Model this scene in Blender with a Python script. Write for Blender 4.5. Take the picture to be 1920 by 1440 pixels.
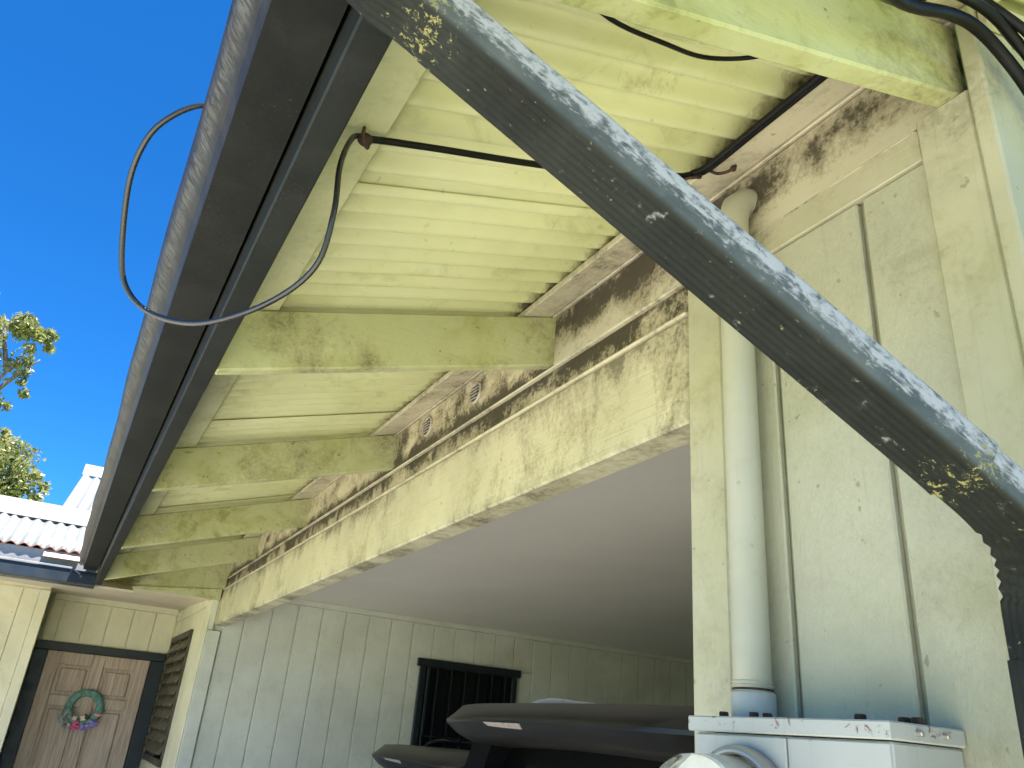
import bpy, bmesh, math, random
import numpy as np
from mathutils import Vector, Matrix

for o in list(bpy.data.objects):
    bpy.data.objects.remove(o)
scn = bpy.context.scene
COL = scn.collection
R = math.radians
EYE = 1.6          # eye height; every z below is written relative to the eye and lifted by EYE

# ------------------------------------------------------------------ camera
cd = bpy.data.cameras.new('camera'); cam = bpy.data.objects.new('camera', cd); COL.objects.link(cam)
right = Vector((0.8700771, -0.48644631, 0.07959792))
up = Vector((-0.26496361, -0.32539686, 0.90769553))
fwd = Vector((0.41564423, 0.81085564, 0.41201092))
m = Matrix((right, up, -fwd)).transposed().to_4x4()
m.translation = (0, 0, EYE)
cam.matrix_world = m
cd.sensor_width = 36; cd.lens = 36 * 1475.2 / 1920
cd.clip_start = 0.02; cd.clip_end = 2000
scn.camera = cam

# ------------------------------------------------------------------ sky, sun, exposure
SUN_EL = 74.0
SUN_AZ = -58.0      # degrees from +X towards +Y: the sun stands high over the house roof
w = bpy.data.worlds.new('World'); scn.world = w; w.use_nodes = True
nt = w.node_tree; nt.nodes.clear()
sky = nt.nodes.new('ShaderNodeTexSky'); sky.sky_type = 'NISHITA'; sky.sun_disc = False
sky.sun_elevation = R(SUN_EL); sky.sun_rotation = R(90 - SUN_AZ)
sky.altitude = 3500; sky.air_density = 1.0; sky.dust_density = 0.0; sky.ozone_density = 10.0
bg = nt.nodes.new('ShaderNodeBackground'); bg.inputs[1].default_value = 0.080
wo = nt.nodes.new('ShaderNodeOutputWorld')
hs = nt.nodes.new('ShaderNodeHueSaturation'); hs.inputs['Saturation'].default_value = 1.20
nt.links.new(sky.outputs[0], hs.inputs['Color']); nt.links.new(hs.outputs[0], bg.inputs[0]); nt.links.new(bg.outputs[0], wo.inputs[0])
sd = bpy.data.lights.new('sun', 'SUN'); sd.energy = 5.0; sd.angle = R(0.53); sd.color = (1.0, 0.95, 0.87)
so = bpy.data.objects.new('sun', sd); COL.objects.link(so)
sv = Vector((math.cos(R(SUN_EL)) * math.cos(R(SUN_AZ)), math.cos(R(SUN_EL)) * math.sin(R(SUN_AZ)), math.sin(R(SUN_EL))))
so.rotation_euler = sv.to_track_quat('Z', 'Y').to_euler()
scn.view_settings.view_transform = 'Standard'; scn.view_settings.look = 'None'
scn.view_settings.gamma = 1.0; scn.view_settings.exposure = 2.0
scn.view_settings.use_curve_mapping = False
scn.render.engine = 'CYCLES'
scn.cycles.use_denoising = True
scn.cycles.max_bounces = 10; scn.cycles.diffuse_bounces = 6; scn.cycles.transparent_max_bounces = 16

# ------------------------------------------------------------------ materials
class NT:
    def __init__(s, name):
        s.m = bpy.data.materials.new(name); s.m.use_nodes = True
        s.t = s.m.node_tree; s.t.nodes.clear()
        s.out = s.n('ShaderNodeOutputMaterial'); s.b = s.n('ShaderNodeBsdfPrincipled')
        s.l(s.b.outputs[0], s.out.inputs[0])
        s._pos = None
    def n(s, t): return s.t.nodes.new(t)
    def l(s, a, b): s.t.links.new(a, b)
    def set(s, inp, v):
        if hasattr(v, 'is_linked') or isinstance(v, bpy.types.NodeSocket): s.l(v, inp)
        else:
            try: inp.default_value = v
            except Exception: inp.default_value = tuple(v) + (1.0,)
    def pos(s):
        if s._pos is None: s._pos = s.n('ShaderNodeNewGeometry').outputs['Position']
        return s._pos
    def sep(s, v=None):
        k = s.n('ShaderNodeSeparateXYZ'); s.l(v or s.pos(), k.inputs[0]); return k.outputs
    def vmul(s, sc, v=None):
        k = s.n('ShaderNodeVectorMath'); k.operation = 'MULTIPLY'; s.l(v or s.pos(), k.inputs[0]); k.inputs[1].default_value = sc; return k.outputs[0]
    def noise(s, scale, detail=5, rough=0.55, dist=0.0, v=None):
        k = s.n('ShaderNodeTexNoise'); s.l(v or s.pos(), k.inputs['Vector'])
        k.inputs['Scale'].default_value = scale; k.inputs['Detail'].default_value = detail
        k.inputs['Roughness'].default_value = rough; k.inputs['Distortion'].default_value = dist
        return k.outputs['Fac']
    def voro(s, scale, v=None, feat='F1'):
        k = s.n('ShaderNodeTexVoronoi'); k.feature = feat; s.l(v or s.pos(), k.inputs['Vector']); k.inputs['Scale'].default_value = scale
        return k.outputs['Distance']
    def math(s, op, a, b=0.0, clamp=False):
        k = s.n('ShaderNodeMath'); k.operation = op; k.use_clamp = clamp
        s.set(k.inputs[0], a); s.set(k.inputs[1], b); return k.outputs[0]
    def rng(s, v, a, b, c=0.0, d=1.0, smooth=True):
        k = s.n('ShaderNodeMapRange'); k.clamp = True
        if smooth: k.interpolation_type = 'SMOOTHSTEP'
        s.set(k.inputs[0], v); s.set(k.inputs[1], a); s.set(k.inputs[2], b); s.set(k.inputs[3], c); s.set(k.inputs[4], d)
        return k.outputs[0]
    def mix(s, f, a, b):
        k = s.n('ShaderNodeMix'); k.data_type = 'RGBA'; s.set(k.inputs[0], f); s.set(k.inputs[6], a); s.set(k.inputs[7], b); return k.outputs[2]
    def bump(s, h, strength=0.3, dist=0.01, prev=None):
        k = s.n('ShaderNodeBump'); k.inputs['Strength'].default_value = strength; k.inputs['Distance'].default_value = dist
        s.l(h, k.inputs['Height'])
        if prev is not None: s.l(prev, k.inputs['Normal'])
        return k.outputs[0]
    def fin(s, col, rough=0.6, normal=None, metal=0.0, spec=0.5):
        s.set(s.b.inputs['Base Color'], col); s.set(s.b.inputs['Roughness'], rough); s.set(s.b.inputs['Metallic'], metal)
        s.b.inputs['Specular IOR Level'].default_value = spec
        if normal is not None: s.l(normal, s.b.inputs['Normal'])
        return s.m

MOLD = (0.034, 0.028, 0.018)
def paint(name, base, grain='y', algae=0.0, algae_col=(0.30, 0.33, 0.07), algae_scale=5.0, mold=0.0, mold_scale=9.0,
          lines=(), streak=0.0, xline=None, thr=0.0, rough=0.55, bump=0.35, specks=0.5, stucco=0.0, rust=0.0, seed=0.0):
    N = NT(name)
    sh = N.n('ShaderNodeVectorMath'); sh.operation = 'ADD'; N.l(N.pos(), sh.inputs[0]); sh.inputs[1].default_value = (seed, seed * 1.7, seed * .6)
    P = sh.outputs[0]
    g = {'x': (4, 90, 90), 'y': (90, 4, 90), 'z': (90, 90, 4)}[grain]
    grain_n = N.noise(1.0, 6, 0.6, 0.6, N.vmul(g, P))
    big = N.noise(2.2, 4, 0.55, 0.3, P); fine = N.noise(60, 4, 0.6, 0, P); mid = N.noise(11, 6, 0.6, 0.4, P)
    c = N.mix(N.rng(big, .3, .7), tuple(x * .90 for x in base), tuple(min(.9, x * 1.06) for x in base))
    c = N.mix(N.math('MULTIPLY', N.rng(mid, .5, .75), .25), c, tuple(x * .72 for x in base))
    c = N.mix(N.math('MULTIPLY', N.rng(grain_n, .56, .75), .22), c, tuple(x * .62 for x in base))
    if algae:
        a = N.noise(algae_scale, 9, 0.66, 0.5, P)
        f = N.math('MULTIPLY', N.rng(a, .40, .66), algae)
        c = N.mix(f, c, algae_col)
        a2 = N.noise(algae_scale * 3.1, 8, .7, .8, P)
        c = N.mix(N.math('MULTIPLY', N.rng(N.math('ADD', N.math('MULTIPLY', a, .5), N.math('MULTIPLY', a2, .5)), .53, .62), algae * .75), c, tuple(x * .45 for x in algae_col))
    if mold:
        z = N.sep()[2]
        n1 = N.noise(mold_scale * .35, 4, .6, .4, P)
        n2 = N.noise(mold_scale, 10, .72, .7, P if not streak else N.vmul((1, 1, 1 - streak), P))
        n3 = N.noise(70, 3, .7, 0, P)
        n = N.math('ADD', N.math('ADD', N.math('MULTIPLY', n1, .40), N.math('MULTIPLY', n2, .44)), N.math('MULTIPLY', n3, .20))
        n = N.math('ADD', N.math('MULTIPLY', N.math('SUBTRACT', n, .52), 1.35), .50)
        bias = None
        for zc, wd, st in lines:
            d = N.math('DIVIDE', N.math('ABSOLUTE', N.math('SUBTRACT', z, zc + EYE)), wd)
            bb = N.math('MULTIPLY', N.math('SUBTRACT', 1.0, d, True), st)
            bias = bb if bias is None else N.math('ADD', bias, bb)
        if xline:
            d = N.math('DIVIDE', N.math('ABSOLUTE', N.math('SUBTRACT', N.sep()[0], xline[0])), xline[1])
            bias = N.math('MULTIPLY', N.math('SUBTRACT', 1.0, d, True), xline[2])
        if bias is not None: n = N.math('ADD', n, bias)
        c = N.mix(N.math('MULTIPLY', N.rng(n, .47 + thr, .57 + thr), mold * .6), c, (.24, .20, .115))
        f = N.math('MULTIPLY', N.rng(n, .555 + thr, .67 + thr), mold)
        c = N.mix(f, c, MOLD)
    if specks:
        sp = N.rng(N.noise(38, 2, .5, 0, P), .70, .76)
        c = N.mix(N.math('MULTIPLY', sp, specks), c, (.16, .13, .08))
    if rust:
        rz_ = N.math('SUBTRACT', 1.0, N.math('DIVIDE', N.math('ABSOLUTE', N.math('SUBTRACT', N.sep()[2], .052 + EYE)), .022), True)
        rr = N.rng(N.math('ADD', N.noise(42, 6, .65, 1.0, P), N.math('MULTIPLY', rz_, .09)), .66, .72)
        c = N.mix(N.math('MULTIPLY', rr, rust), c, (.16, .05, .02))
    h = N.math('ADD', N.math('MULTIPLY', grain_n, .7), N.math('MULTIPLY', fine, .3))
    nm = N.bump(h, bump, .004)
    if stucco:
        st = N.noise(1.0, 4, .6, .35, N.vmul((150, 150, 55), P))
        nm = N.bump(st, stucco, .007, nm)
    return N.fin(c, N.rng(mid, .3, .7, rough - .08, rough + .12), nm)

CREAM = (0.66, 0.645, 0.45)
M = {}
M['siding'] = paint('siding_paint', (.46, .46, .35), 'z', algae=.18, algae_scale=2.0, mold=.16, lines=((.93, .25, .05),), stucco=.38, bump=.15, specks=.5)
M['trim'] = paint('trim_paint', (.48, .47, .34), 'z', algae=.15, mold=.30, lines=((.98, .15, .06),), specks=.5)
M['trimy'] = paint('frieze_paint', (.47, .45, .33), 'y', algae=.12, mold=.45, lines=((1.0, .08, .03),), specks=.5)
M['beam'] = paint('beam_paint', (.64, .61, .44), 'y', algae=.10, mold=.62, mold_scale=8, thr=.035, lines=((.905, .10, .15), (.63, .045, .10)), streak=.45, bump=.6, specks=.7)
M['band'] = paint('band_paint', (.60, .56, .40), 'y', mold=.95, mold_scale=9, lines=((.985, .11, .20),), specks=.7)
M['block'] = paint('block_paint', (.64, .59, .41), 'y', mold=.92, mold_scale=10, lines=((1.0, .055, .20), (1.10, .14, .055)), bump=.25, specks=.8)
M['block_near'] = paint('near_block_paint', (.52, .49, .36), 'y', mold=.90, mold_scale=7, lines=((1.12, .10, .20),), bump=.25, specks=.6, seed=3.1)
M['lip'] = paint('lip_paint', (.62, .58, .42), 'y', mold=.55, mold_scale=12, lines=((.995, .02, .03),), specks=.3, seed=5.0)
M['batten'] = paint('batten_paint', (.62, .57, .42), 'y', mold=.60, lines=((1.13, .09, .0),), specks=.7)
M['rafter'] = paint('rafter_paint', (.56, .58, .33), 'x', algae=.62, algae_scale=4.5, algae_col=(.37, .38, .12), mold=.55, mold_scale=6, thr=.025, xline=(1.0, .3, .06), specks=.7)
M['starter'] = paint('starter_paint', (.66, .66, .42), 'y', algae=.25, mold=.2)
M['sheet'] = paint('sheet_paint', (.60, .61, .34), 'x', algae=.40, algae_scale=2.6, algae_col=(.53, .55, .22), mold=.80, mold_scale=7, thr=.17, xline=(.99, .12, .36), bump=.1, rough=.45, specks=.25)
M['ceiling'] = None
M['carport_wall'] = paint('carport_wall_paint', (.72, .74, .67), 'z', algae=.1, algae_scale=2, bump=.2, specks=.25)
M['house_wall'] = paint('house_wall_paint', (.72, .70, .54), 'z', algae=.12, algae_scale=2, bump=.2, specks=.3)
M['soffit'] = paint('soffit_paint', (.68, .60, .50), 'x', bump=.2, specks=.3)
M['conduit'] = paint('conduit_paint', (.48, .48, .385), 'z', algae=.10, bump=.08, rough=.42, specks=.25)
M['box'] = paint('meter_box_paint', (.46, .48, .45), 'z', bump=.06, rough=.38, specks=.3, rust=.85)

def plain(name, col, rough=.5, metal=0.0, bumps=0.0, bscale=80, var=.15, spec=.5, vscale=6):
    N = NT(name)
    n = N.noise(vscale, 6, .6, .3)
    c = N.mix(N.rng(n, .3, .7), tuple(x * (1 - var) for x in col), tuple(min(.95, x * (1 + var)) for x in col))
    nm = N.bump(N.noise(bscale, 4, .6), bumps, .003) if bumps else None
    return N.fin(c, N.rng(N.noise(vscale * 2.3, 5), .3, .7, max(.03, rough - .08), rough + .08), nm, metal, spec)

def gloss(name, col, rough, spec=.5, coat=0.0):
    N = NT(name)
    c = N.mix(N.rng(N.noise(3, 3), .3, .7), tuple(x * .96 for x in col), tuple(x * 1.04 for x in col))
    N.b.inputs['Coat Weight'].default_value = coat; N.b.inputs['Coat Roughness'].default_value = .08
    return N.fin(c, rough, None, 0, spec)

def gutter_mat(name, base, face):
    N = NT(name)
    n = N.noise(7, 8, .65, .4); sp = N.noise(210, 3, .6)
    c = N.mix(N.rng(n, .35, .7), tuple(x * .8 for x in base), tuple(x * 1.35 for x in base))
    c = N.mix(N.math('MULTIPLY', N.rng(sp, .60, .72), N.rng(N.noise(5, 5, .6), .42, .62)), c, (.06, .06, .05))
    rough = .5
    if face:   # chalky runs down the front of the gutter
        z = N.sep()[2]
        w1 = N.noise(1.0, 7, .65, .9, N.vmul((26, 120, 34)))
        w2 = N.noise(1.0, 6, .6, .8, N.vmul((5, 7, 18)))
        band = N.math('SUBTRACT', 1.0, N.math('DIVIDE', N.math('ABSOLUTE', N.math('SUBTRACT', z, .857 + EYE)), .030), True)
        f = N.math('MULTIPLY', N.rng(w1, .40, .62), N.rng(N.math('ADD', N.math('MULTIPLY', w2, .5), N.math('MULTIPLY', band, .42)), .34, .62))
        c = N.mix(N.math('MULTIPLY', N.rng(N.noise(16, 6), .45, .65), .5), c, (.055, .045, .034))
        c = N.mix(N.math('MULTIPLY', f, .85), c, (.135, .128, .115))
    nm = N.bump(N.noise(120, 4, .6), .15, .003)
    return N.fin(c, rough, nm, 0, .22)
M['gutter'] = gutter_mat('gutter_metal', (.0145, .0165, .0150), False)
M['gutter_face'] = gutter_mat('gutter_weathered', (.034, .030, .024), True)
M['fascia'] = gutter_mat('fascia_paint', (.0155, .0175, .0165), False)

def downspout_mat():
    N = NT('downspout_metal')
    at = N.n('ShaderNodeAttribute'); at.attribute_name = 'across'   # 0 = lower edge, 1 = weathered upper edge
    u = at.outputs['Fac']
    al = N.n('ShaderNodeAttribute'); al.attribute_name = 'along'
    cmb = N.n('ShaderNodeCombineXYZ'); N.l(N.math('MULTIPLY', al.outputs['Fac'], 42.0), cmb.inputs[0]); N.l(N.math('MULTIPLY', u, 9.0), cmb.inputs[1]); ST = cmb.outputs[0]
    c = N.mix(N.rng(N.noise(9, 6), .3, .7), (.0130, .0155, .0135), (.0220, .0255, .0225))
    c = N.mix(N.rng(u, .20, .34), c, N.mix(N.rng(N.noise(14, 6, .65, .5), .3, .7), (.085, .098, .094), (.140, .152, .144)))  # paler side faces: chalk film, with sky light painted into the colour
    st = N.noise(1.0, 7, .70, .4, ST); bl = N.noise(75, 5, .65, .3)
    f = N.math('ADD', N.math('MULTIPLY', st, .62), N.math('MULTIPLY', bl, .38))
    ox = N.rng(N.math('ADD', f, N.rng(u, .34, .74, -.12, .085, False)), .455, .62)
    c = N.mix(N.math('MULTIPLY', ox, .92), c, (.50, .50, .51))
    # lichen and bare flecks
    li = N.rng(N.noise(110, 4, .7, .3), .67, .70)
    c = N.mix(N.math('MULTIPLY', li, .8), c, (.28, .28, .18))
    at2 = N.n('ShaderNodeAttribute'); at2.attribute_name = 'joint'
    lj = N.rng(N.math('ADD', N.noise(85, 8, .78, .5), N.math('MULTIPLY', at2.outputs['Fac'], .19)), .70, .75)
    c = N.mix(N.math('MULTIPLY', lj, .9), c, (.34, .32, .13))
    nm = N.bump(N.noise(90, 5, .6), .12, .003)
    return N.fin(c, N.rng(f, .4, .6, .42, .65), nm, 0.0, .14)
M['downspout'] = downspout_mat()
M['ceiling'] = plain('ceiling_paint', (.74, .72, .66), .7, bumps=.05, var=.025, vscale=1.5)
M['cable'] = plain('black_cable', (.006, .006, .0065), .45, bumps=.1, spec=.2)
M['cable_grey'] = plain('weathered_cable', (.024, .024, .026), .25, bumps=.1, spec=.8)
M['rust'] = plain('rusty_steel', (.055, .028, .018), .8, bumps=.5, var=.5, vscale=60)
M['galv'] = plain('galvanised_steel', (.42, .42, .40), .4, .6, bumps=.1)
M['vent'] = plain('vent_aluminium', (.46, .42, .38), .5, .3, bumps=.2, vscale=40, var=.3)
M['dark'] = plain('dark_void', (.012, .011, .010), .8)
M['navy'] = plain('navy_trim_paint', (.012, .018, .024), .42, bumps=.1)
M['bronze'] = plain('bronze_louver', (.055, .047, .032), .5, bumps=.2, var=.3)
M['slat'] = plain('louver_slat', (.105, .09, .058), .5, bumps=.2, var=.25)
M['blackglass'] = plain('dark_window_pane', (.006, .007, .009), .08)
M['concrete'] = plain('concrete', (.52, .50, .42), .85, bumps=.3, vscale=2)
M['roofwhite'] = plain('white_roof_metal', (.185, .20, .197), .45, bumps=.1, var=.1, vscale=9)
M['roofcap'] = plain('roof_cap_metal', (.24, .24, .24), .45, bumps=.05, var=.06)
M['rededge'] = plain('red_roof_edge', (.42, .10, .05), .6)
M['flash'] = plain('pink_flashing', (.34, .27, .27), .7, bumps=.5, var=.25, vscale=25)
M['wgutter'] = plain('wing_gutter_metal', (.022, .030, .038), .4, bumps=.05)
M['rim'] = plain('sunlit_gutter_rim', (.30, .30, .30), .5)  # pale colour stands in for sunlight on the gutter edge
M['greyboard'] = plain('grey_fascia', (.30, .30, .31), .6)
M['carpaint'] = gloss('dark_grey_car_paint', (.016, .0155, .015), .40, .3, .12)
M['carpaint2'] = gloss('black_car_paint', (.008, .009, .010), .40, .3, .12)
M['carglass'] = gloss('tinted_car_glass', (.004, .0045, .005), .12, .3)
M['pillar_black'] = gloss('matt_black_trim', (.006, .0065, .008), .8, .05)
M['rubber'] = plain('rubber', (.02, .02, .02), .8)
M['rail_glint'] = plain('glint_white_rail', (.88, .90, .93), .3, .0, var=.05)  # white base stands in for the outdoors reflected in the rail
M['lens'] = plain('brake_light_lens', (.42, .36, .34), .25, var=.1)
M['redlens'] = plain('tail_light_lens', (.30, .02, .02), .15)
M['plate'] = plain('plate_white', (.7, .7, .7), .5)
M['dial'] = plain('meter_dial', (.75, .75, .70), .5)
M['greenlabel'] = plain('green_label', (.03, .42, .25), .5)
M['teal'] = plain('teal_fabric', (.13, .27, .23), .85, bumps=.8, bscale=60, var=.3, vscale=30)
M['pink'] = plain('pink_petal', (.62, .09, .24), .7, var=.4, vscale=60)
M['violet'] = plain('violet_petal', (.24, .22, .52), .7, var=.5, vscale=60)
M['peach'] = plain('peach_petal', (.70, .36, .30), .7, var=.3, vscale=60)
M['ivory'] = plain('ivory_petal', (.72, .62, .52), .7, var=.2, vscale=60)
M['leafg'] = plain('wreath_leaf', (.05, .09, .03), .7)
M['tulle'] = plain('grey_tulle', (.32, .36, .34), .7, var=.4, vscale=50)
M['bark'] = plain('bark', (.20, .16, .12), .9, bumps=.8, bscale=25, var=.4)
N = NT('meter_glass'); N.b.inputs['Transmission Weight'].default_value = 1.0; N.b.inputs['IOR'].default_value = 1.18
M['glass'] = N.fin((.95, .97, .96), .03)

def door_mat():
    N = NT('door_wood')
    g = N.noise(1.0, 7, .6, 1.0, N.vmul((60, 60, 3)))
    c = N.mix(N.rng(g, .35, .68), (.36, .265, .19), (.55, .455, .37))
    c = N.mix(N.math('MULTIPLY', N.rng(N.noise(3, 4), .4, .7), .45), c, (.44, .37, .31))
    return N.fin(c, .5, N.bump(g, .25, .002))
M['door'] = door_mat()
def lawn_mat():
    N = NT('lawn')
    c = N.mix(N.rng(N.noise(.35, 6, .6), .35, .65), (.19, .24, .045), (.28, .31, .08))
    c = N.mix(N.math('MULTIPLY', N.rng(N.noise(9, 6, .7), .4, .7), .4), c, (.12, .16, .03))
    return N.fin(c, .9, N.bump(N.noise(60, 5, .7), .8, .03))
M['lawn'] = lawn_mat()
def leaf_mat():
    N = NT('tree_leaf')
    c = N.mix(N.rng(N.noise(1.5, 5, .7), .35, .65), (.12, .15, .04), (.30, .31, .11))
    c = N.mix(N.rng(N.noise(7, 3, .7), .55, .68), c, (.52, .50, .36))
    N.fin(c, .38, None, 0, .6)
    N.b.inputs['Subsurface Weight'].default_value = 0
    tr = N.n('ShaderNodeBsdfTranslucent'); N.set(tr.inputs[0], c)
    mx = N.n('ShaderNodeMixShader'); mx.inputs[0].default_value = .45
    N.l(N.b.outputs[0], mx.inputs[1]); N.l(tr.outputs[0], mx.inputs[2]); N.l(mx.outputs[0], N.out.inputs[0])
    return N.m
M['leaf'] = leaf_mat()

# ------------------------------------------------------------------ mesh helpers (z relative to the eye)
def root_of(o):
    while o.parent is not None: o = o.parent
    return o
def obj(name, geo, mat, parent=None, smooth=False, at=None, kind=None):
    """geo = (verts, faces) in eye-relative world coordinates; linked as one mesh object"""
    v, f = geo
    off = Vector((0, 0, 0))
    if parent is not None: off = root_of(parent).location.copy()
    elif at is not None: off = Vector(at)
    me = bpy.data.meshes.new(name)
    me.from_pydata([(p[0] - off.x, p[1] - off.y, p[2] + EYE - off.z) for p in v], [], f)
    bm = bmesh.new(); bm.from_mesh(me); bmesh.ops.recalc_face_normals(bm, faces=bm.faces); bm.to_mesh(me); bm.free()
    me.materials.append(M[mat] if isinstance(mat, str) else mat)
    if smooth:
        for p in me.polygons: p.use_smooth = True
    o = bpy.data.objects.new(name, me); COL.objects.link(o)
    if parent is not None: o.parent = parent
    else: o.location = off
    if kind: o['kind'] = kind
    return o
def thing(name, label, cat, loc, group=None):
    o = bpy.data.objects.new(name, None); o.empty_display_size = .1; COL.objects.link(o)
    o.location = loc; o['label'] = label; o['category'] = cat
    if group: o['group'] = group
    return o
def tag(o, label, cat, group=None):
    o['label'] = label; o['category'] = cat
    if group: o['group'] = group
    return o
def join(*gs):
    V, F = [], []
    for v, f in gs:
        k = len(V); V += list(v); F += [tuple(i + k for i in q) for q in f]
    return V, F
def bm_geo(bm):
    bm.verts.index_update()
    g = ([tuple(v.co) for v in bm.verts], [tuple(v.index for v in f.verts) for f in bm.faces]); bm.free(); return g
def box(x0, x1, y0, y1, z0, z1, bev=.003, seg=1):
    bm = bmesh.new(); bmesh.ops.create_cube(bm, size=1)
    for v in bm.verts:
        v.co = ((x0 + x1) / 2 + v.co.x * (x1 - x0), (y0 + y1) / 2 + v.co.y * (y1 - y0), (z0 + z1) / 2 + v.co.z * (z1 - z0))
    if bev: bmesh.ops.bevel(bm, geom=list(bm.edges), offset=bev, segments=seg, affect='EDGES', clamp_overlap=True)
    return bm_geo(bm)
def prism(poly, axis, a, b, bev=.003):
    """poly in the two other axes (order x,y,z), extruded along axis from a to b"""
    def P(q, t): return {'x': (t, q[0], q[1]), 'y': (q[0], t, q[1]), 'z': (q[0], q[1], t)}[axis]
    n = len(poly); V = [P(q, a) for q in poly] + [P(q, b) for q in poly]
    F = [tuple(range(n)), tuple(range(2 * n - 1, n - 1, -1))] + [(i, (i + 1) % n, n + (i + 1) % n, n + i) for i in range(n)]
    if not bev: return V, F
    bm = bmesh.new(); vs = [bm.verts.new(v) for v in V]
    for f in F: bm.faces.new([vs[i] for i in f])
    bmesh.ops.recalc_face_normals(bm, faces=bm.faces)
    bmesh.ops.bevel(bm, geom=list(bm.edges), offset=bev, segments=1, affect='EDGES', clamp_overlap=True)
    return bm_geo(bm)
def frames(path):
    T = [(Vector(path[min(i + 1, len(path) - 1)]) - Vector(path[max(i - 1, 0)])).normalized() for i in range(len(path))]
    a = Vector((0, 0, 1)) if abs(T[0].z) < .9 else Vector((0, 1, 0))
    nrm = (a - T[0] * a.dot(T[0])).normalized(); out = []
    for t in T:
        nrm = (nrm - t * nrm.dot(t)).normalized(); out.append((t, nrm, t.cross(nrm)))
    return out
def tube(path, r, n=10, caps=True):
    V, F = [], []; rs = r if isinstance(r, (list, tuple)) else [r] * len(path)
    for p, (t, u, v), q in zip(path, frames(path), rs):
        for k in range(n):
            a = 2 * math.pi * k / n; V.append(tuple(Vector(p) + (u * math.cos(a) + v * math.sin(a)) * q))
    for i in range(len(path) - 1):
        for k in range(n): F.append((i * n + k, i * n + (k + 1) % n, (i + 1) * n + (k + 1) % n, (i + 1) * n + k))
    if caps: F += [tuple(range(n - 1, -1, -1)), tuple(range((len(path) - 1) * n, len(path) * n))]
    return V, F
def spline(pts, n=8):
    P = [Vector(p) for p in pts]; P = [2 * P[0] - P[1]] + P + [2 * P[-1] - P[-2]]; out = []
    for i in range(1, len(P) - 2):
        for k in range(n):
            t = k / n; a, b, c, d = P[i - 1:i + 3]
            out.append(.5 * ((2 * b) + (c - a) * t + (2 * a - 5 * b + 4 * c - d) * t * t + (3 * b - a - 3 * c + d) * t ** 3))
    return out + [P[-2]]
def lathe(prof, center, axis, n=24):
    """prof = (radius, distance along axis)"""
    c = Vector(center); ax = Vector(axis).normalized(); u = ax.orthogonal().normalized(); v = ax.cross(u)
    V, F = [], []
    for r, h in prof:
        for k in range(n):
            a = 2 * math.pi * k / n; V.append(tuple(c + ax * h + (u * math.cos(a) + v * math.sin(a)) * r))
    for i in range(len(prof) - 1):
        for k in range(n): F.append((i * n + k, i * n + (k + 1) % n, (i + 1) * n + (k + 1) % n, (i + 1) * n + k))
    F += [tuple(range(n - 1, -1, -1)), tuple(range((len(prof) - 1) * n, len(prof) * n))]
    return V, F
def corrugated(o, du, dv, nu, amp, period, nrm, thick=.0012, phase=0.0, ppp=10, jit=0.0, rnd=None):
    """sheet from corner o, flutes run along du; waves step along dv"""
    o, du, dv, nrm = Vector(o), Vector(du), Vector(dv), Vector(nrm).normalized()
    L = dv.length; k = max(2, int(L / period * ppp)); V, F = [], []
    for j in range(k + 1):
        s = L * j / k
        h = amp * math.sin(2 * math.pi * (s / period) + phase)
        for side in (0, 1):
            for i in range(nu + 1):
                V.append(tuple(o + du * (i / nu) + dv * (j / k) + nrm * (h + (thick if side else 0))))
    st = 2 * (nu + 1)
    for j in range(k):
        for i in range(nu):
            a = j * st + i; b = (j + 1) * st + i
            F.append((a, a + 1, b + 1, b)); a += nu + 1; b += nu + 1; F.append((a, b, b + 1, a + 1))
        a, b = j * st, (j + 1) * st
        F.append((a, b, b + nu + 1, a + nu + 1)); a += nu; b += nu; F.append((a, a + nu + 1, b + nu + 1, b))
    F.append(tuple(range(0, nu + 1)) + tuple(range(st - 1, nu, -1)))
    q = k * st; F.append(tuple(range(q + nu, q - 1, -1)) + tuple(range(q + nu + 1, q + st)))
    return V, F
def ball(c, r, n=10, m_=7, squash=(1, 1, 1)):
    V, F = [], []
    for i in range(m_ + 1):
        ph = math.pi * (i / m_); 
        for k in range(n):
            a = 2 * math.pi * k / n
            V.append((c[0] + r * squash[0] * math.sin(ph) * math.cos(a), c[1] + r * squash[1] * math.sin(ph) * math.sin(a), c[2] + r * squash[2] * math.cos(ph)))
    for i in range(m_):
        for k in range(n): F.append((i * n + k, i * n + (k + 1) % n, (i + 1) * n + (k + 1) % n, (i + 1) * n + k))
    return V, F
rng = random.Random(7)

# ================================================================== ground
g = obj('ground', ([(-300, -300, -EYE), (300, -300, -EYE), (300, 300, -EYE), (-300, 300, -EYE)], [(0, 1, 2, 3)]), 'lawn', kind='structure')
obj('driveway', join(box(-8, .9, -5.0, 1.18, -EYE - .1, -EYE + .012, 0), box(-8, 6.9, 1.181, 6.10, -EYE - .1, -EYE + .012, 0)), 'concrete', kind='structure')  # paving out of view, enlarged to bounce more sunlight under the eave
obj('path', box(-4.0, .98, 6.105, 8.08, -EYE - .1, -EYE + .03, .004), 'concrete', kind='structure')

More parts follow.
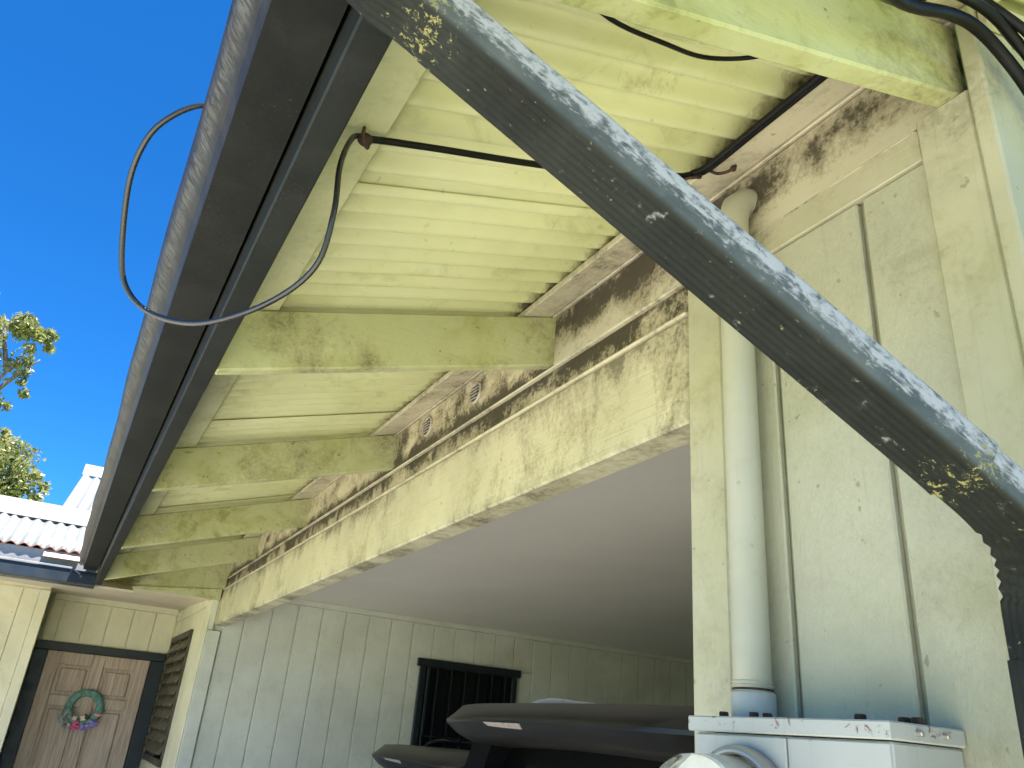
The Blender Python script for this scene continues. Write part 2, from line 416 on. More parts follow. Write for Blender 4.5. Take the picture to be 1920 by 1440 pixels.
# ================================================================== carport
S = .32
def rb(x): return .723 + S * (x - .156)          # underside of the rafters
def rt(x): return rb(x) + .16                    # top of the rafters
RY = [.526, 1.785, 3.071, 4.40, 5.696]
YB = 6.75                                        # back wall of the carport
carport = thing('carport', 'cream painted open carport with exposed rafters and mildewed beam', 'carport', (1.04, 1.18, 0))
beam = obj('beam', box(1.03, 1.12, 1.185, YB - .004, .638, .895, .006), 'beam', carport)
beam['label'] = 'cream header beam streaked with brown mildew'
obj('lip', box(1.0245, 1.10, 1.185, YB - .004, .8965, .907, .004), 'lip', beam)
obj('band', box(1.048, 1.11, 1.185, YB - .004, .9105, .990, .002), 'band', beam)
obj('ledge', box(1.0365, 1.10, .61, YB - .004, .9915, .9985, .003), 'lip', carport)
# rafters
for y in RY:
    j = rng.uniform(-.003, .003)
    obj('rafter', prism([(.1525, rb(.1525) + j), (1.052, rb(1.052) + j), (1.052, rt(1.052) - .001), (.1525, rt(.1525) - .001)], 'y', y, y + .038, .004), 'rafter', carport)
# blocking between the rafters, above the ledge
ys = RY + [YB]
VY = [2.30, 2.72]
for a, b in zip(ys[:-1], ys[1:]):
    bl = obj('blocking', box(1.042, 1.08, a + .0395, b - .0015, 1.003, rt(1.04) - .004, .003), 'block_near' if a < .6 else 'block', carport)
    for vy in VY:
        if a < vy < b:
            c = (1.042, vy, 1.095)
            vent = obj('soffit_vent', lathe([(.042, -.002), (.042, .003), (.038, .007), (.0335, .007), (.033, .003)], c, (-1, 0, 0), 28), 'vent', carport, True)
            vent['label'] = 'round slotted metal vent in the blocking'
            obj('vent_hole', lathe([(.0325, -.002), (.0325, .0036)], c, (-1, 0, 0), 24), 'dark', vent)
            for k in range(5):
                zz = 1.095 - .024 + k * .012; hw = math.sqrt(max(0, .033 ** 2 - (zz - 1.095) ** 2))
                obj('vent_slat', prism([(1.040 - .003, zz - .002), (1.040 - .011, zz - .0065), (1.040 - .0115, zz - .0015), (1.040 - .003, zz + .003)], 'y', vy - hw, vy + hw, 0), 'vent', vent)
# nailing boards on top of the rafters
def slope_board(name, x0, x1, th, y0, y1, mat, lift=.0015):
    return obj(name, prism([(x0, rt(x0) + lift), (x1, rt(x1) + lift), (x1, rt(x1) + lift + th), (x0, rt(x0) + lift + th)], 'y', y0, y1, .002), mat, carport)
slope_board('nailing_board', .1085, .258, .018, .16, 6.6, 'starter')
slope_board('nailing_board', .936, 1.03, .020, .16, 2.31, 'batten')
slope_board('nailing_board', .938, 1.031, .020, 2.313, 6.7, 'batten')
slope_board('nailing_board', 1.034, 1.075, .020, .16, 6.7, 'batten', -.003)
# fascia
fas = obj('fascia', box(.1085, .1515, .12, 5.97, .7185, .880, .003), 'fascia', carport)
fas['label'] = 'dark grey fascia board behind the gutter'
# roof sheets, painted underneath
PER = .0678; NRM = Vector((-S, 0, 1)).normalized()
edges = [.15, .47, 1.255, 2.04, 2.825, 3.61, 4.395, 5.18, 5.965, 6.74]
for i, (a, b) in enumerate(zip(edges[:-1], edges[1:])):
    lift = .024 + .0150 + (.009 if i % 2 else 0.0) + rng.uniform(0, .002)
    sk = rng.uniform(-.01, .01)
    x0, x1 = .055, 4.2
    b2 = b + .055
    obj('roof_sheet', corrugated((x0, a, rt(x0) + lift), (x1 - x0, sk, S * (x1 - x0)), (0, b2 - a, 0), 4, .0145, PER, NRM, ppp=18, phase=2 * math.pi * (a / PER)), 'sheet', carport, True)
obj('rear_roof', prism([(4.2, rt(4.2) + .02), (8.2, rt(.2)), (8.2, rt(.2) + .03), (4.2, rt(4.2) + .05)], 'y', .15, 6.74, 0), 'roofwhite', carport)
# ceiling
obj('ceiling', box(1.122, 6.98, 1.19, YB - .002, .93, .95, 0), 'ceiling', carport)
# near wall beside the opening: siding planks over a backing panel
wall = obj('wall', box(1.055, 1.14, .512, 1.178, -EYE, .99, 0), 'siding', carport)
for a, b in ((.6045, .7285), (.7405, .9415), (.9535, 1.078)):
    obj('plank', box(1.040, 1.0545, a, b, -EYE, .927, .003), 'siding', wall)
obj('frieze_board', box(1.0345, 1.0535, .6045, 1.0795, .929, .991, .002), 'trimy', wall)
obj('corner_board', box(1.028, 1.0545, 1.0805, 1.182, -EYE, .988, .004), 'trim', wall)
obj('corner_board', box(1.026, 1.0545, .5095, .6025, -EYE, 1.003, .004), 'trim', wall)
obj('corner_board', box(1.020, 1.13, .478, .5080, -EYE, 1.16, .004), 'trim', wall)
endw = obj('end_wall', prism([(1.132, -EYE), (6.98, -EYE), (6.98, rt(1.4)), (4.2, rt(4.0)), (1.132, rt(1.132) - .01)], 'y', .50, .56, 0), 'siding', carport)
for k in range(6):
    x = 1.1325 + k * .206
    obj('plank', prism([(x, -EYE), (x + .194, -EYE), (x + .194, rt(x + .194) - .06), (x, rt(x) - .06)], 'y', .487, .4985, .002), 'siding', endw)
obj('rake_board', prism([(1.034, rt(1.034) - .055), (4.1, rt(4.1) - .055), (4.1, rt(4.1) - .004), (1.034, rt(1.034) - .004)], 'y', .462, .4765, .002), 'batten', endw)
# carport inside walls
obj('side_wall', box(1.145, 6.98, 1.10, 1.178, -EYE, .93, 0), 'carport_wall', carport)
obj('rear_wall', box(6.985, 7.08, .57, YB + .1, -EYE, .95, 0), 'carport_wall', carport)
bw = obj('back_wall', box(.995, 6.98, YB + .012, YB + .10, -EYE, 1.13, 0), 'carport_wall', carport)
WX0, WX1, WZ0, WZ1 = 2.80, 3.77, -.52, .585
gx = [1.095] + [1.256 + .206 * k for k in range(28)]
gx = [x for x in gx if x < 6.9] + [6.97]
for a, b in zip(gx[:-1], gx[1:]):
    a += .004; b -= .004
    if b < WX0 or a > WX1: parts = [(a, b, -EYE, .884)]
    else:
        parts = [(a, b, WZ1, .884), (a, b, -EYE, WZ0)]
        if a < WX0: parts.append((a, WX0, WZ0 + .001, WZ1 - .001))
        if b > WX1: parts.append((WX1, b, WZ0 + .001, WZ1 - .001))
    for p in parts: obj('plank', box(p[0], p[1], YB, YB + .0115, p[2], p[3], .0025), 'carport_wall', bw)
obj('frieze_board', box(1.125, 6.97, YB - .018, YB + .0115, .886, .929, .003), 'carport_wall', bw)
obj('corner_board', box(.990, 1.090, YB - .016, YB + .0115, -EYE, .60, .004), 'carport_wall', bw)
obj('corner_board', box(.990, 1.028, YB - .016, YB + .0115, .602, .83, .004), 'carport_wall', bw)
# carport window with security bars
win = obj('window', box(WX0 + .02, WX1 - .02, YB - .004, YB + .008, WZ0, WZ1 - .03, 0), 'blackglass', carport)
win['label'] = 'dark window with security bars in the carport back wall'
obj('frame', box(WX0 - .03, WX1 + .03, YB - .034, YB - .0005, WZ1 - .055, WZ1 + .012, .004), 'navy', win)
for a, b in ((WX0, WX0 + .055), (WX1 - .05, WX1 - .0)): obj('frame', box(a, b, YB - .026, YB - .005, WZ0, WZ1 - .057, .004), 'navy', win)
obj('frame', box(WX0 + .075, WX0 + .10, YB - .022, YB - .005, WZ0, WZ1 - .057, .003), 'navy', win)
for k in range(6):
    x = WX0 + .165 + k * .135
    obj('bar', tube([(x, YB - .04, WZ0 + .02), (x, YB - .04, WZ1 - .058)], .005, 8), 'dark', win)
for zz in (-.10, .06): obj('bar', tube([(WX0 + .056, YB - .049, zz - .08), (WX1 - .052, YB - .049, zz - .08)], .004, 8), 'navy', win)

# ================================================================== gutter along the carport eave
def gutter_poly(x, z):
    o = [(.103, .893), (.103, .805), (.020, .801), (.0175, .816), (.010, .832), (-.003, .847), (-.016, .861), (-.0235, .876), (-.027, .894), (-.027, .902)]
    i = [(-.023, .902), (-.0225, .894), (-.020, .877), (-.013, .863), (0, .8495), (.013, .834), (.021, .817), (.023, .8045), (.0995, .8085), (.0995, .893)]
    return o, i
go, gi = gutter_poly(0, 0)
gut = thing('gutter', 'long dark grey metal gutter with streaked front under the carport roof edge', 'gutter', (.03, 3.0, .7 + EYE))
n = len(go)
segs = [.12, 3.2, 5.94]
for a, b in zip(segs[:-1], segs[1:]):
    # front face and the rest of the trough share a seam on the lower front edge
    back = go[:3] + [gi[-3], gi[-2], gi[-1]]
    front = go[2:] + gi[:-2]
    obj('trough', prism(back, 'y', a, b, 0), 'gutter', gut)
    nst = 30; V, F = [], []
    fr = [(p[0] - .0002, p[1] + .0004) for p in front]
    for s_ in range(nst + 1):
        y = a + (b - a) * s_ / nst; dx = .0025 * math.sin(y * 2.3) + .0015 * math.sin(y * 7.1)
        for p in fr:
            k = max(0, (p[1] - .813) / .08); V.append((p[0] + dx * k, y, p[1] + dx * .6 * k))
    q = len(fr)
    for s_ in range(nst):
        for k in range(q): F.append((s_ * q + k, s_ * q + (k + 1) % q, (s_ + 1) * q + (k + 1) % q, (s_ + 1) * q + k))
    obj('front_face', (V, F), 'gutter_face', gut)
obj('end_cap', prism(go, 'y', 5.945, 5.958, 0), 'gutter', gut)
obj('end_cap', prism(go, 'y', .117, .1195, 0), 'gutter', gut)

# ================================================================== downspout
DW, DH = .074, .0495
def ds_profile():
    """closed profile (s across, t up); flat bottom with shallow ribs"""
    r = .0065; P = []
    def arc(cx, cy, a0, a1, k=5):
        for i in range(k + 1):
            a = R(a0 + (a1 - a0) * i / k); P.append((cx + r * math.cos(a), cy + r * math.sin(a)))
    arc(-DW / 2 + r, -DH / 2 + r, 180, 270)
    for i in range(1, 28):
        x = -DW / 2 + r + (DW - 2 * r) * i / 28
        P.append((x, -DH / 2 + .00055 * (1 - math.cos(2 * math.pi * 6 * i / 28))))
    arc(DW / 2 - r, -DH / 2 + r, 270, 360); arc(DW / 2 - r, DH / 2 - r, 0, 90); arc(-DW / 2 + r, DH / 2 - r, 90, 180)
    return P
PROF = ds_profile()
def ds_sweep(name, path, parent, scale=None, joints=()):
    """the profile swept along a path in a near-vertical plane; s axis is horizontal"""
    V, F, U, J, LL = [], [], [], [], []; n = len(PROF)
    L = len(path); dist = 0.0
    for i in range(L):
        if i: dist += (Vector(path[i]) - Vector(path[i - 1])).length
        p = Vector(path[i]); t = (Vector(path[min(i + 1, L - 1)]) - Vector(path[max(i - 1, 0)])).normalized()
        s = SIDE - t * SIDE.dot(t); s.normalize()
        u = s.cross(t).normalized()
        if u.x < -.001 and u.z < .5 or (u.z < -.001): u = -u
        k = 1.0 if scale is None else scale[i]
        for a, b in PROF:
            V.append(tuple(p + s * a * k + u * b * k))
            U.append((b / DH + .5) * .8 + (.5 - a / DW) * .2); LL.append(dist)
            J.append(max([0] + [max(0, 1 - abs((p - Vector(q)).length) / .07) for q in joints]))
    for i in range(L - 1):
        for k in range(n): F.append((i * n + k, i * n + (k + 1) % n, (i + 1) * n + (k + 1) % n, (i + 1) * n + k))
    F += [tuple(range(n - 1, -1, -1)), tuple(range((L - 1) * n, L * n))]
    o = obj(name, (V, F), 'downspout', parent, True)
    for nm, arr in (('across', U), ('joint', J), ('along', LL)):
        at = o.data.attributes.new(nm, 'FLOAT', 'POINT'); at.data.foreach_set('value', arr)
    md = o.modifiers.new('edge', 'EDGE_SPLIT'); md.split_angle = R(50)
    return o
ds = thing('downspout', 'weathered blue grey metal downspout slanting from the gutter to the wall corner', 'downspout', (.98, .5, 0))
A = Vector((.2, .5736, .6508)); B = Vector((.85, .4564, .2536)); D = (B - A)
SIDE = Vector((-D.y, D.x, 0)).normalized()      # horizontal, across the pipe (towards +Y)
def on(x): return A + D * ((x - .2) / .65)
J1, J2 = on(.173), on(.778)
# upper elbow: from the outlet in the gutter bottom round to the slanting pipe
c0 = Vector((.064, on(.07).y, .815)); e1 = spline([c0, c0 + Vector((.0, 0, -.05)), Vector((.078, on(.078).y, .731)), on(.112) + Vector((0, 0, -.004)), on(.145), on(.185)], 8)
obj('outlet', box(.033, .098, c0.y - .040, c0.y + .040, .792, .8045, .002), 'gutter', ds)
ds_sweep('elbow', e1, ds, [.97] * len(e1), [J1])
pp = [on(.173 + (.607) * i / 40) for i in range(41)]
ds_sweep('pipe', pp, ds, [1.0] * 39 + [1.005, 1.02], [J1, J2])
# lower elbow with crimped pleats
e2 = [on(.768), on(.785), on(.800)]
q0 = on(.800); q1 = Vector((.94, .503, .165))
dirn = D.normalized()
arc = []
for i in range(1, 33):
    t = i / 32
    a = q0; b = q0 + dirn * .095; c = q1 + Vector((0, 0, .06)); d = q1
    arc.append((1 - t) ** 3 * a + 3 * (1 - t) ** 2 * t * b + 3 * (1 - t) * t * t * c + t ** 3 * d)
sc = [.94, .94, .94] + [.94 - ((0, .05, .085, .05)[i % 4] if 5 < i < 27 else 0) for i in range(len(arc))]
e2 = e2 + arc + [q1 + Vector((0, 0, -.05))]; sc.append(.94)
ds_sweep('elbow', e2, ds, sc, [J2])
lo = [q1 + Vector((0, 0, -.04 - 1.68 * i / 14)) for i in range(15)]
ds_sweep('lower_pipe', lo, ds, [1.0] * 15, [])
obj('strap', box(.980, 1.0255, .47, .536, -.46, -.43, .001), 'downspout', ds)

# ================================================================== cables under the eave
loop = [(.30, 1.13, .992), (.12, 1.12, .912), (.03, 1.12, .902), (-.029, 1.12, .884), (-.070, 1.14, .848), (-.090, 1.17, .812), (-.095, 1.22, .760), (-.075, 1.27, .661),
        (-.051, 1.28, .609), (-.004, 1.26, .572), (.065, 1.2, .554), (.141, 1.12, .578), (.190, 1.06, .632), (.195, 1.03, .715), (.188, 1.022, .800), (.200, 1.03, .868), (.224, 1.04, .886)]
loop = [tuple(c * (1.03 if k < 9 else 1.03 - .03 * (k - 8) / 8) for c in q) for k, q in enumerate(loop)]
lc = obj('cable', tube(spline(loop, 8), .0047, 10), 'cable_grey', None, True, at=(.2, 1.04, EYE + .9))
tag(lc, 'black cable hanging in a wide loop below the gutter', 'cable')
obj('cable_clip', join(tube(spline([(.214, 1.025, .893), (.214, 1.025, .878), (.222, 1.04, .874), (.232, 1.055, .880), (.232, 1.055, .893)], 4), .003, 8), ball((.222, 1.040, .882), .013, 12, 8, (1, 1, .8))), 'rust', lc, True)
run = [(.224, 1.042, .886), (.262, 1.045, .902), (.35, 1.045, .930), (.6, 1.04, 1.004), (.85, 1.03, 1.096), (.905, 1.02, 1.118)]
rc = obj('cable', tube(spline(run, 6), .0062, 10), 'cable', None, True, at=(.224, 1.042, EYE + .89))
tag(rc, 'black cable run straight across the painted roof sheets', 'cable')
br = [(.905, 1.022, 1.120), (.922, .985, 1.126), (.924, .85, 1.130), (.924, .62, 1.131), (.924, .44, 1.131)]
bc = obj('cable', join(tube(spline(br, 6), .0075, 10), tube([(p[0] + .007, p[1], p[2] - .002) for p in spline(br, 6)], .0055, 10)), 'cable', None, True, at=(.92, .9, EYE + 1.13))
tag(bc, 'black cable pair tucked along the nailing board behind the near rafter', 'cable')
obj('cable_clip', tube(spline([(.905, 1.05, 1.128), (.893, 1.03, 1.108), (.900, 1.005, 1.098), (.915, 1.005, 1.105), (.918, 1.01, 1.122)], 5), .0032, 8), 'rust', bc, True)
obj('cable_clip', join(tube(spline([(.94, 1.01, 1.141), (.953, .995, 1.126), (.965, .975, 1.124), (.978, .965, 1.138)], 5), .0034, 8), ball((.975, .97, 1.133), .007, 8, 6)), 'rust', bc, True)
th = [(.30, .60, .92), (.42, .65, .918), (.548, .666, .950), (.639, .675, .985), (.706, .63, .990), (.74, .57, 1.0), (.76, .56, 1.07)]
tc = obj('cable', tube(spline(th, 7), .0036, 8), 'cable', None, True, at=(.42, .65, EYE + .92))
tag(tc, 'thin black wire sagging behind the near rafter', 'cable')
def rel(pts, dx=0, dz=0): return [(p[0] + dx, p[1], p[2] + dz) for p in pts]
b1 = [(.40, .30, .90), (.60, .40, .93), (.772, .45, .975), (.902, .452, 1.030), (.965, .452, 1.045), (1.02, .452, 1.030), (1.074, .450, .985), (1.13, .450, .91), (1.20, .450, .78), (1.28, .450, .55)]
s1 = obj('service_cable', tube(spline(b1, 8), .0095, 12), 'cable', None, True, at=(1.0, .45, EYE + 1.04))
tag(s1, 'thickest black service cable crossing the upper corner of the end wall', 'cable', 'service cables at the end wall')
b2 = [(.42, .26, .94), (.62, .38, .965), (.78, .425, .995), (.90, .430, 1.045), (.975, .432, 1.060), (1.035, .432, 1.040), (1.09, .430, .985), (1.15, .430, .90), (1.24, .43, .70)]
s2 = obj('service_cable', tube(spline(b2, 8), .0080, 12), 'cable', None, True, at=(1.0, .43, EYE + 1.05))
tag(s2, 'black service cable lying against the thickest one at the end wall', 'cable', 'service cables at the end wall')
b3 = [(.94, .44, 1.13), (.975, .438, 1.098), (1.005, .425, 1.066), (1.04, .415, 1.040), (1.075, .41, 1.005)]
s3 = obj('service_cable', tube(spline(b3, 7), .0075, 12), 'cable', None, True, at=(.97, .44, EYE + 1.1))
tag(s3, 'short black cable dropping into the cable bundle at the upper corner', 'cable', 'service cables at the end wall')
b4 = [(.98, .455, 1.135), (1.02, .452, 1.105), (1.07, .452, 1.075), (1.12, .452, 1.055), (1.20, .452, 1.03), (1.3, .452, 1.0)]
s4 = obj('service_cable', tube(spline(b4, 7), .0042, 10), 'cable', None, True, at=(1.07, .45, EYE + 1.07))
tag(s4, 'thin black wire curving above the cable bundle on the end wall', 'cable', 'service cables at the end wall')

# ================================================================== conduit, meter box, meter
con = thing('conduit', 'cream painted vertical conduit pipe beside the corner board', 'conduit', (.998, 1.002, EYE + .06))
cp = [(.998, 1.002, .066 + .9 * i / 10) for i in range(11)] + [(1.000, 1.002, 1.03), (1.010, 1.002, 1.065), (1.035, 1.002, 1.090), (1.06, 1.002, 1.098)]
obj('pipe', tube(cp, .0310, 28), 'conduit', con, True)
obj('collar', lathe([(.034, 0), (.0355, .003), (.0355, .038), (.034, .042)], (.998, 1.002, .060), (0, 0, 1), 28), 'box', con, True)
for k in range(3): obj('thread', lathe([(.0315, -.0018), (.0335, 0), (.0315, .0018)], (.998, 1.002, .106 + k * .0055), (0, 0, 1), 28), 'rust' if k == 0 else 'conduit', con, True)
mb = thing('meter_box', 'pale grey steel electric meter box with rusty bolts on its lid', 'meter box', (.97, .857, EYE - .6))
BX0, BX1, BY0, BY1 = .903, 1.039, .678, 1.037
obj('body', box(BX0, BX1, BY0 + .006, BY1 - .006, -.60, .036, .003), 'box', mb)
obj('front_panel', box(BX0 - .0045, BX0 - .0005, .8465, BY1 - .008, -.59, .034, .0015), 'box', mb)
obj('front_panel', box(BX0 - .0045, BX0 - .0005, BY0 + .007, .8430, -.59, .034, .0015), 'box', mb)
lid = obj('lid', box(BX0 - .010, BX1, BY0, BY1 + .002, .0375, .059, .002), 'box', mb)
def bolt(x, y, z, ax, r=.0080):
    return lathe([(r * 1.25, 0), (r * 1.25, .0015), (r, .002), (r, .0075), (r * .8, .009)], (x, y, z), ax, 6)
for x, y in ((.925, .992), (.925, .929), (.94, .917), (.925, .743), (.965, .709), (.965, .669 + .022)):
    b_ = obj('bolt', bolt(x, y, .0585, (0, 0, 1)), 'rust', lid)
for x, z in ((.945, .048), (.995, .048)): obj('screw', bolt(x, BY0 + .001, z, (0, -1, 0), .004), 'galv', lid)
mt = thing('electric_meter', 'round glass electric meter in a metal ring on the meter box', 'meter', (.85, .925, EYE - .072))
MC = (BX0 - .005, .925, -.074)
obj('ring', lathe([(.088, 0), (.095, .004), (.095, .018), (.090, .024), (.083, .024), (.083, .0)], MC, (-1, 0, 0), 40), 'galv', mt, True)
obj('glass_cover', lathe([(.080, .010), (.080, .085), (.078, .105), (.070, .120), (.05, .127), (.0, .129)], MC, (-1, 0, 0), 40), 'glass', mt, True)
obj('dial', lathe([(.070, .012), (.070, .070), (.066, .074)], MC, (-1, 0, 0), 32), 'dial', mt)
obj('label_strip', box(MC[0] - .0765, MC[0] - .0745, .90, .94, -.075, -.045, 0), 'greenlabel', mt)

# ================================================================== house wing with the entry
house = thing('house', 'cream plank house wing with wooden entry door and white corrugated roof', 'house', (.4, 8.75, 0))
YD = 8.75
sw = obj('side_wall', join(box(.992, 1.09, YB + .013, 7.53, -EYE, .93, 0), box(.992, 1.09, 7.53, 8.69, -EYE, -.41, 0), box(.992, 1.09, 7.53, 8.69, .645, .93, 0), box(.992, 1.09, 8.69, YD + .1, -EYE, .93, 0)), 'house_wall', house)
obj('corner_board', box(.976, .9905, YB - .014, YB + .24, -EYE, .832, .004), 'house_wall', sw)
obj('frieze_board', box(.974, .9905, YB + .245, YD - .02, .80, .90, .003), 'house_wall', sw)
lv = obj('louver_window', box(1.06, 1.088, 7.53, 8.69, -.41, .645, 0), 'dark', house)
lv['label'] = 'bronze louvered window on the side wall of the entry'
for a, b, c, d in ((7.51, 8.71, .600, .655), (7.51, 8.71, -.42, -.365)): obj('frame', box(.968, 1.0, a, b, c, d, .003), 'bronze', lv)
for a, b in ((7.51, 7.55), (8.67, 8.71), (8.08, 8.14)): obj('frame', box(.972, 1.0, a, b, -.363, .598, .003), 'bronze', lv)
for k in range(10):
    z = -.30 + k * .092
    for a, b in ((7.553, 8.078), (8.142, 8.667)):
        obj('slat', prism([(.94, z - .030), (.960, z - .033), (1.008, z + .075), (1.003, z + .078)], 'y', a, b, 0), 'slat', lv)
dw = obj('door_wall', join(box(-.25, 1.2, YD + .101, YD + .16, -EYE, 1.1, 0), box(-.14, -.055, YD, YD + .1, -EYE, .95, 0), box(-.055, .83, YD, YD + .1, .43, .95, 0), box(.83, .99, YD, YD + .1, -EYE, .95, 0)), 'house_wall', house)  # first box: unseen backing added to stop light leaking round the door
px = [-.128, -.039, .166, .371, .576, .781, .974]
for a, b in zip(px[:-1], px[1:]): obj('plank', box(a + .004, b - .004, YD - .013, YD - .0005, .502, .868, .0025), 'house_wall', dw)
obj('frieze_board', box(-.13, .974, YD - .03, YD - .0005, .87, .945, .004), 'house_wall', dw)
door = obj('door', box(-.052, .828, YD - .004, YD + .045, -EYE + .02, .425, .003), 'door', house)
door['label'] = 'weathered brown six panel wooden entry door'
SX = [-.052, .062, .338, .438, .714, .828]      # stile, panel, mullion, panel, stile edges
for a, b in ((SX[0], SX[1]), (SX[2], SX[3]), (SX[4], SX[5])): obj('stile', box(a, b, YD - .032, YD - .0045, -EYE + .02, .425, .005), 'door', door)
ZR = [(.315, .425), (-.035, .055), (-.83, -.70), (-EYE + .02, -1.40)]
for a, b in ZR:
    for c, d in ((SX[1] + .0005, SX[2] - .0005), (SX[3] + .0005, SX[4] - .0005)): obj('rail', box(c, d, YD - .031, YD - .0045, a, b, .005), 'door', door)
for (c, d) in ((SX[1], SX[2]), (SX[3], SX[4])):
    for z1, z0 in ((.315, .055), (-.035, -.70), (-.83, -1.40)):
        obj('panel', box(c + .028, d - .028, YD - .022, YD - .0045, z0 + .028, z1 - .028, .012), 'door', door)
cs = obj('casing', box(-.172, .963, YD - .045, YD - .0135, .427, .501, .004), 'navy', house)
obj('jamb', box(-.168, -.055, YD - .043, YD - .0005, -EYE, .4255, .004), 'navy', cs)
obj('jamb', box(.831, .960, YD - .043, YD - .0005, -EYE, .4255, .004), 'navy', cs)
obj('door_knob', lathe([(.022, 0), (.026, .004), (.012, .010), (.012, .03), (.028, .042), (.026, .06), (.01, .068)], (.01, YD - .02, -.66), (0, -1, 0), 18), 'rust', door, True)
# left wall
YL = 8.10
lw = obj('left_wall', box(-4.0, -.172, YL + .012, YL + .10, -EYE, .93, 0), 'house_wall', house)
obj('return_wall', box(-.26, -.174, YL + .105, YD + .1, -EYE, .93, 0), 'house_wall', house)
obj('corner_board', box(-.245, -.166, YL - .012, YL + .0115, -EYE, .87, .004), 'house_wall', lw)
k = 0; x = -.2485
while x > -3.9:
    w_ = .12 if k == 0 else .198
    obj('plank', box(x - w_, x, YL, YL + .0115, -EYE, .87, .0025), 'house_wall', lw); x -= w_ + .008; k += 1
obj('far_wall', box(-4.1, -4.003, YL, YD + 4, -EYE, .9, 0), 'house_wall', house)
# entry soffit and gable infill
obj('soffit', prism([(6.705, .835), (YD - .002, .925), (YD - .002, .94), (6.705, .85)], 'x', -4.0, 1.01, 0), 'soffit', house)
obj('light_leak_slab', box(-4.1, 1.3, 6.72, 9.3, .962, .975, 0), 'soffit', house)  # unseen slab added to stop daylight leaking in above the entry
obj('eave_soffit', prism([(6.09, .715), (6.695, .834), (6.695, .849), (6.09, .73)], 'x', -4.0, .36, 0), 'soffit', house)
obj('gable_board', prism([(.165, .79), (.36, .832), (1.0405, .905), (1.0405, rt(1.03)), (.165, rt(.165) - .02)], 'y', 6.655, 6.69, .002), 'rafter', house)
obj('gable_board', prism([(.30, .815), (1.018, .822), (1.018, .903), (.36, .830)], 'y', 6.645, 6.69, .002), 'rafter', house)
# wing roof, rising away from the camera
WS = .45
def wz(y): return .925 + WS * (y - 6.08)
WN = Vector((0, -WS, 1)).normalized()
for i in range(8):
    x1 = .02 - i * .52; x0 = x1 - .55
    obj('roof_sheet', corrugated((x0, 6.06, wz(6.06) + (i % 2) * .004), (0, .70, .70 * WS), (x1 - x0, 0, 0), 3, .010, .076, WN, thick=.0015), 'roofwhite', house, True)
    obj('sheet_edge', corrugated((x0, 6.0585, wz(6.06) - .005 + (i % 2) * .004), (0, .02, .009), (x1 - x0, 0, 0), 1, .010, .076, WN, thick=.0035), 'rededge', house, True)
obj('roof_cap', prism([(6.66, wz(6.66) + .020), (6.66, wz(6.66) + .013), (6.80, wz(6.80) + .012), (6.80, wz(6.80) + .10), (6.74, wz(6.74) + .098)], 'x', -4.1, .03, .003), 'roofcap', house)
US = .47
def uz(y): return 1.38 + US * (y - 7.0)
for i in range(5):
    x0 = -.235 + i * .6
    obj('roof_sheet', corrugated((x0, 6.86, uz(6.86)), (.05, 1.35, 1.35 * US), (.65, 0, 0), 3, .011, .080, Vector((0, -US, 1)), thick=.0015), 'roofwhite', house, True)
obj('rake_trim', tube([(-.240, 6.85, uz(6.85) + .004), (-.188, 8.22, uz(8.22) + .004)], .014, 6), 'roofcap', house)
obj('roof_cap', prism([(8.16, uz(8.16) + .018), (8.16, uz(8.16) + .012), (8.30, uz(8.3) + .012), (8.30, uz(8.3) + .085), (8.26, uz(8.26) + .085)], 'x', -.215, 3.0, .003), 'roofcap', house)
obj('flashing', prism([(6.02, .855), (6.03, .850), (6.20, wz(6.20) + .013), (6.20, wz(6.20) + .022)], 'x', -.235, -.015, .002), 'flash', house)
obj('closure_strip', box(-4.0, .03, 6.150, 6.165, .90, .9455, 0), 'dark', house)
obj('fascia', box(-4.0, .10, 6.074, 6.10, .70, .905, .002), 'greyboard', house)
wg = thing('gutter', 'dark blue grey gutter with pale rim along the wing eave above the entry', 'gutter', (-1.0, 6.0, EYE + .7))
prof = [(5.962, .790), (5.956, .768), (5.952, .71), (5.956, .700), (6.07, .700), (6.07, .80), (6.067, .80), (6.067, .704), (5.960, .704), (5.956, .712), (5.960, .767), (5.966, .790)]
obj('trough', prism(prof, 'x', -4.0, .112, 0), 'wgutter', wg)
obj('rim', prism([(5.950, .7915), (5.950, .803), (5.972, .806), (5.972, .7945)], 'x', -4.0, -.045, .001), 'rim', wg)
obj('end_cap', prism([(5.952, .70), (6.07, .70), (6.07, .80), (5.962, .79)], 'x', .1122, .1145, 0), 'wgutter', wg)
# wall light at the very left
wl = thing('wall_light', 'small dark wall light at the left picture edge', 'wall light', (-.55, YL, EYE + .46))
obj('back_plate', box(-.62, -.55, YL - .018, YL - .0005, .39, .55, .004), 'bronze', wl)
obj('lamp_arm', tube(spline([(-.585, YL - .02, .51), (-.585, YL - .07, .55), (-.585, YL - .10, .51)], 5), .006, 8), 'bronze', wl, True)
obj('lantern', lathe([(.012, 0), (.045, .02), (.04, .10), (.03, .12)], (-.585, YL - .10, .51), (0, 0, -1), 12), 'bronze', wl, True)

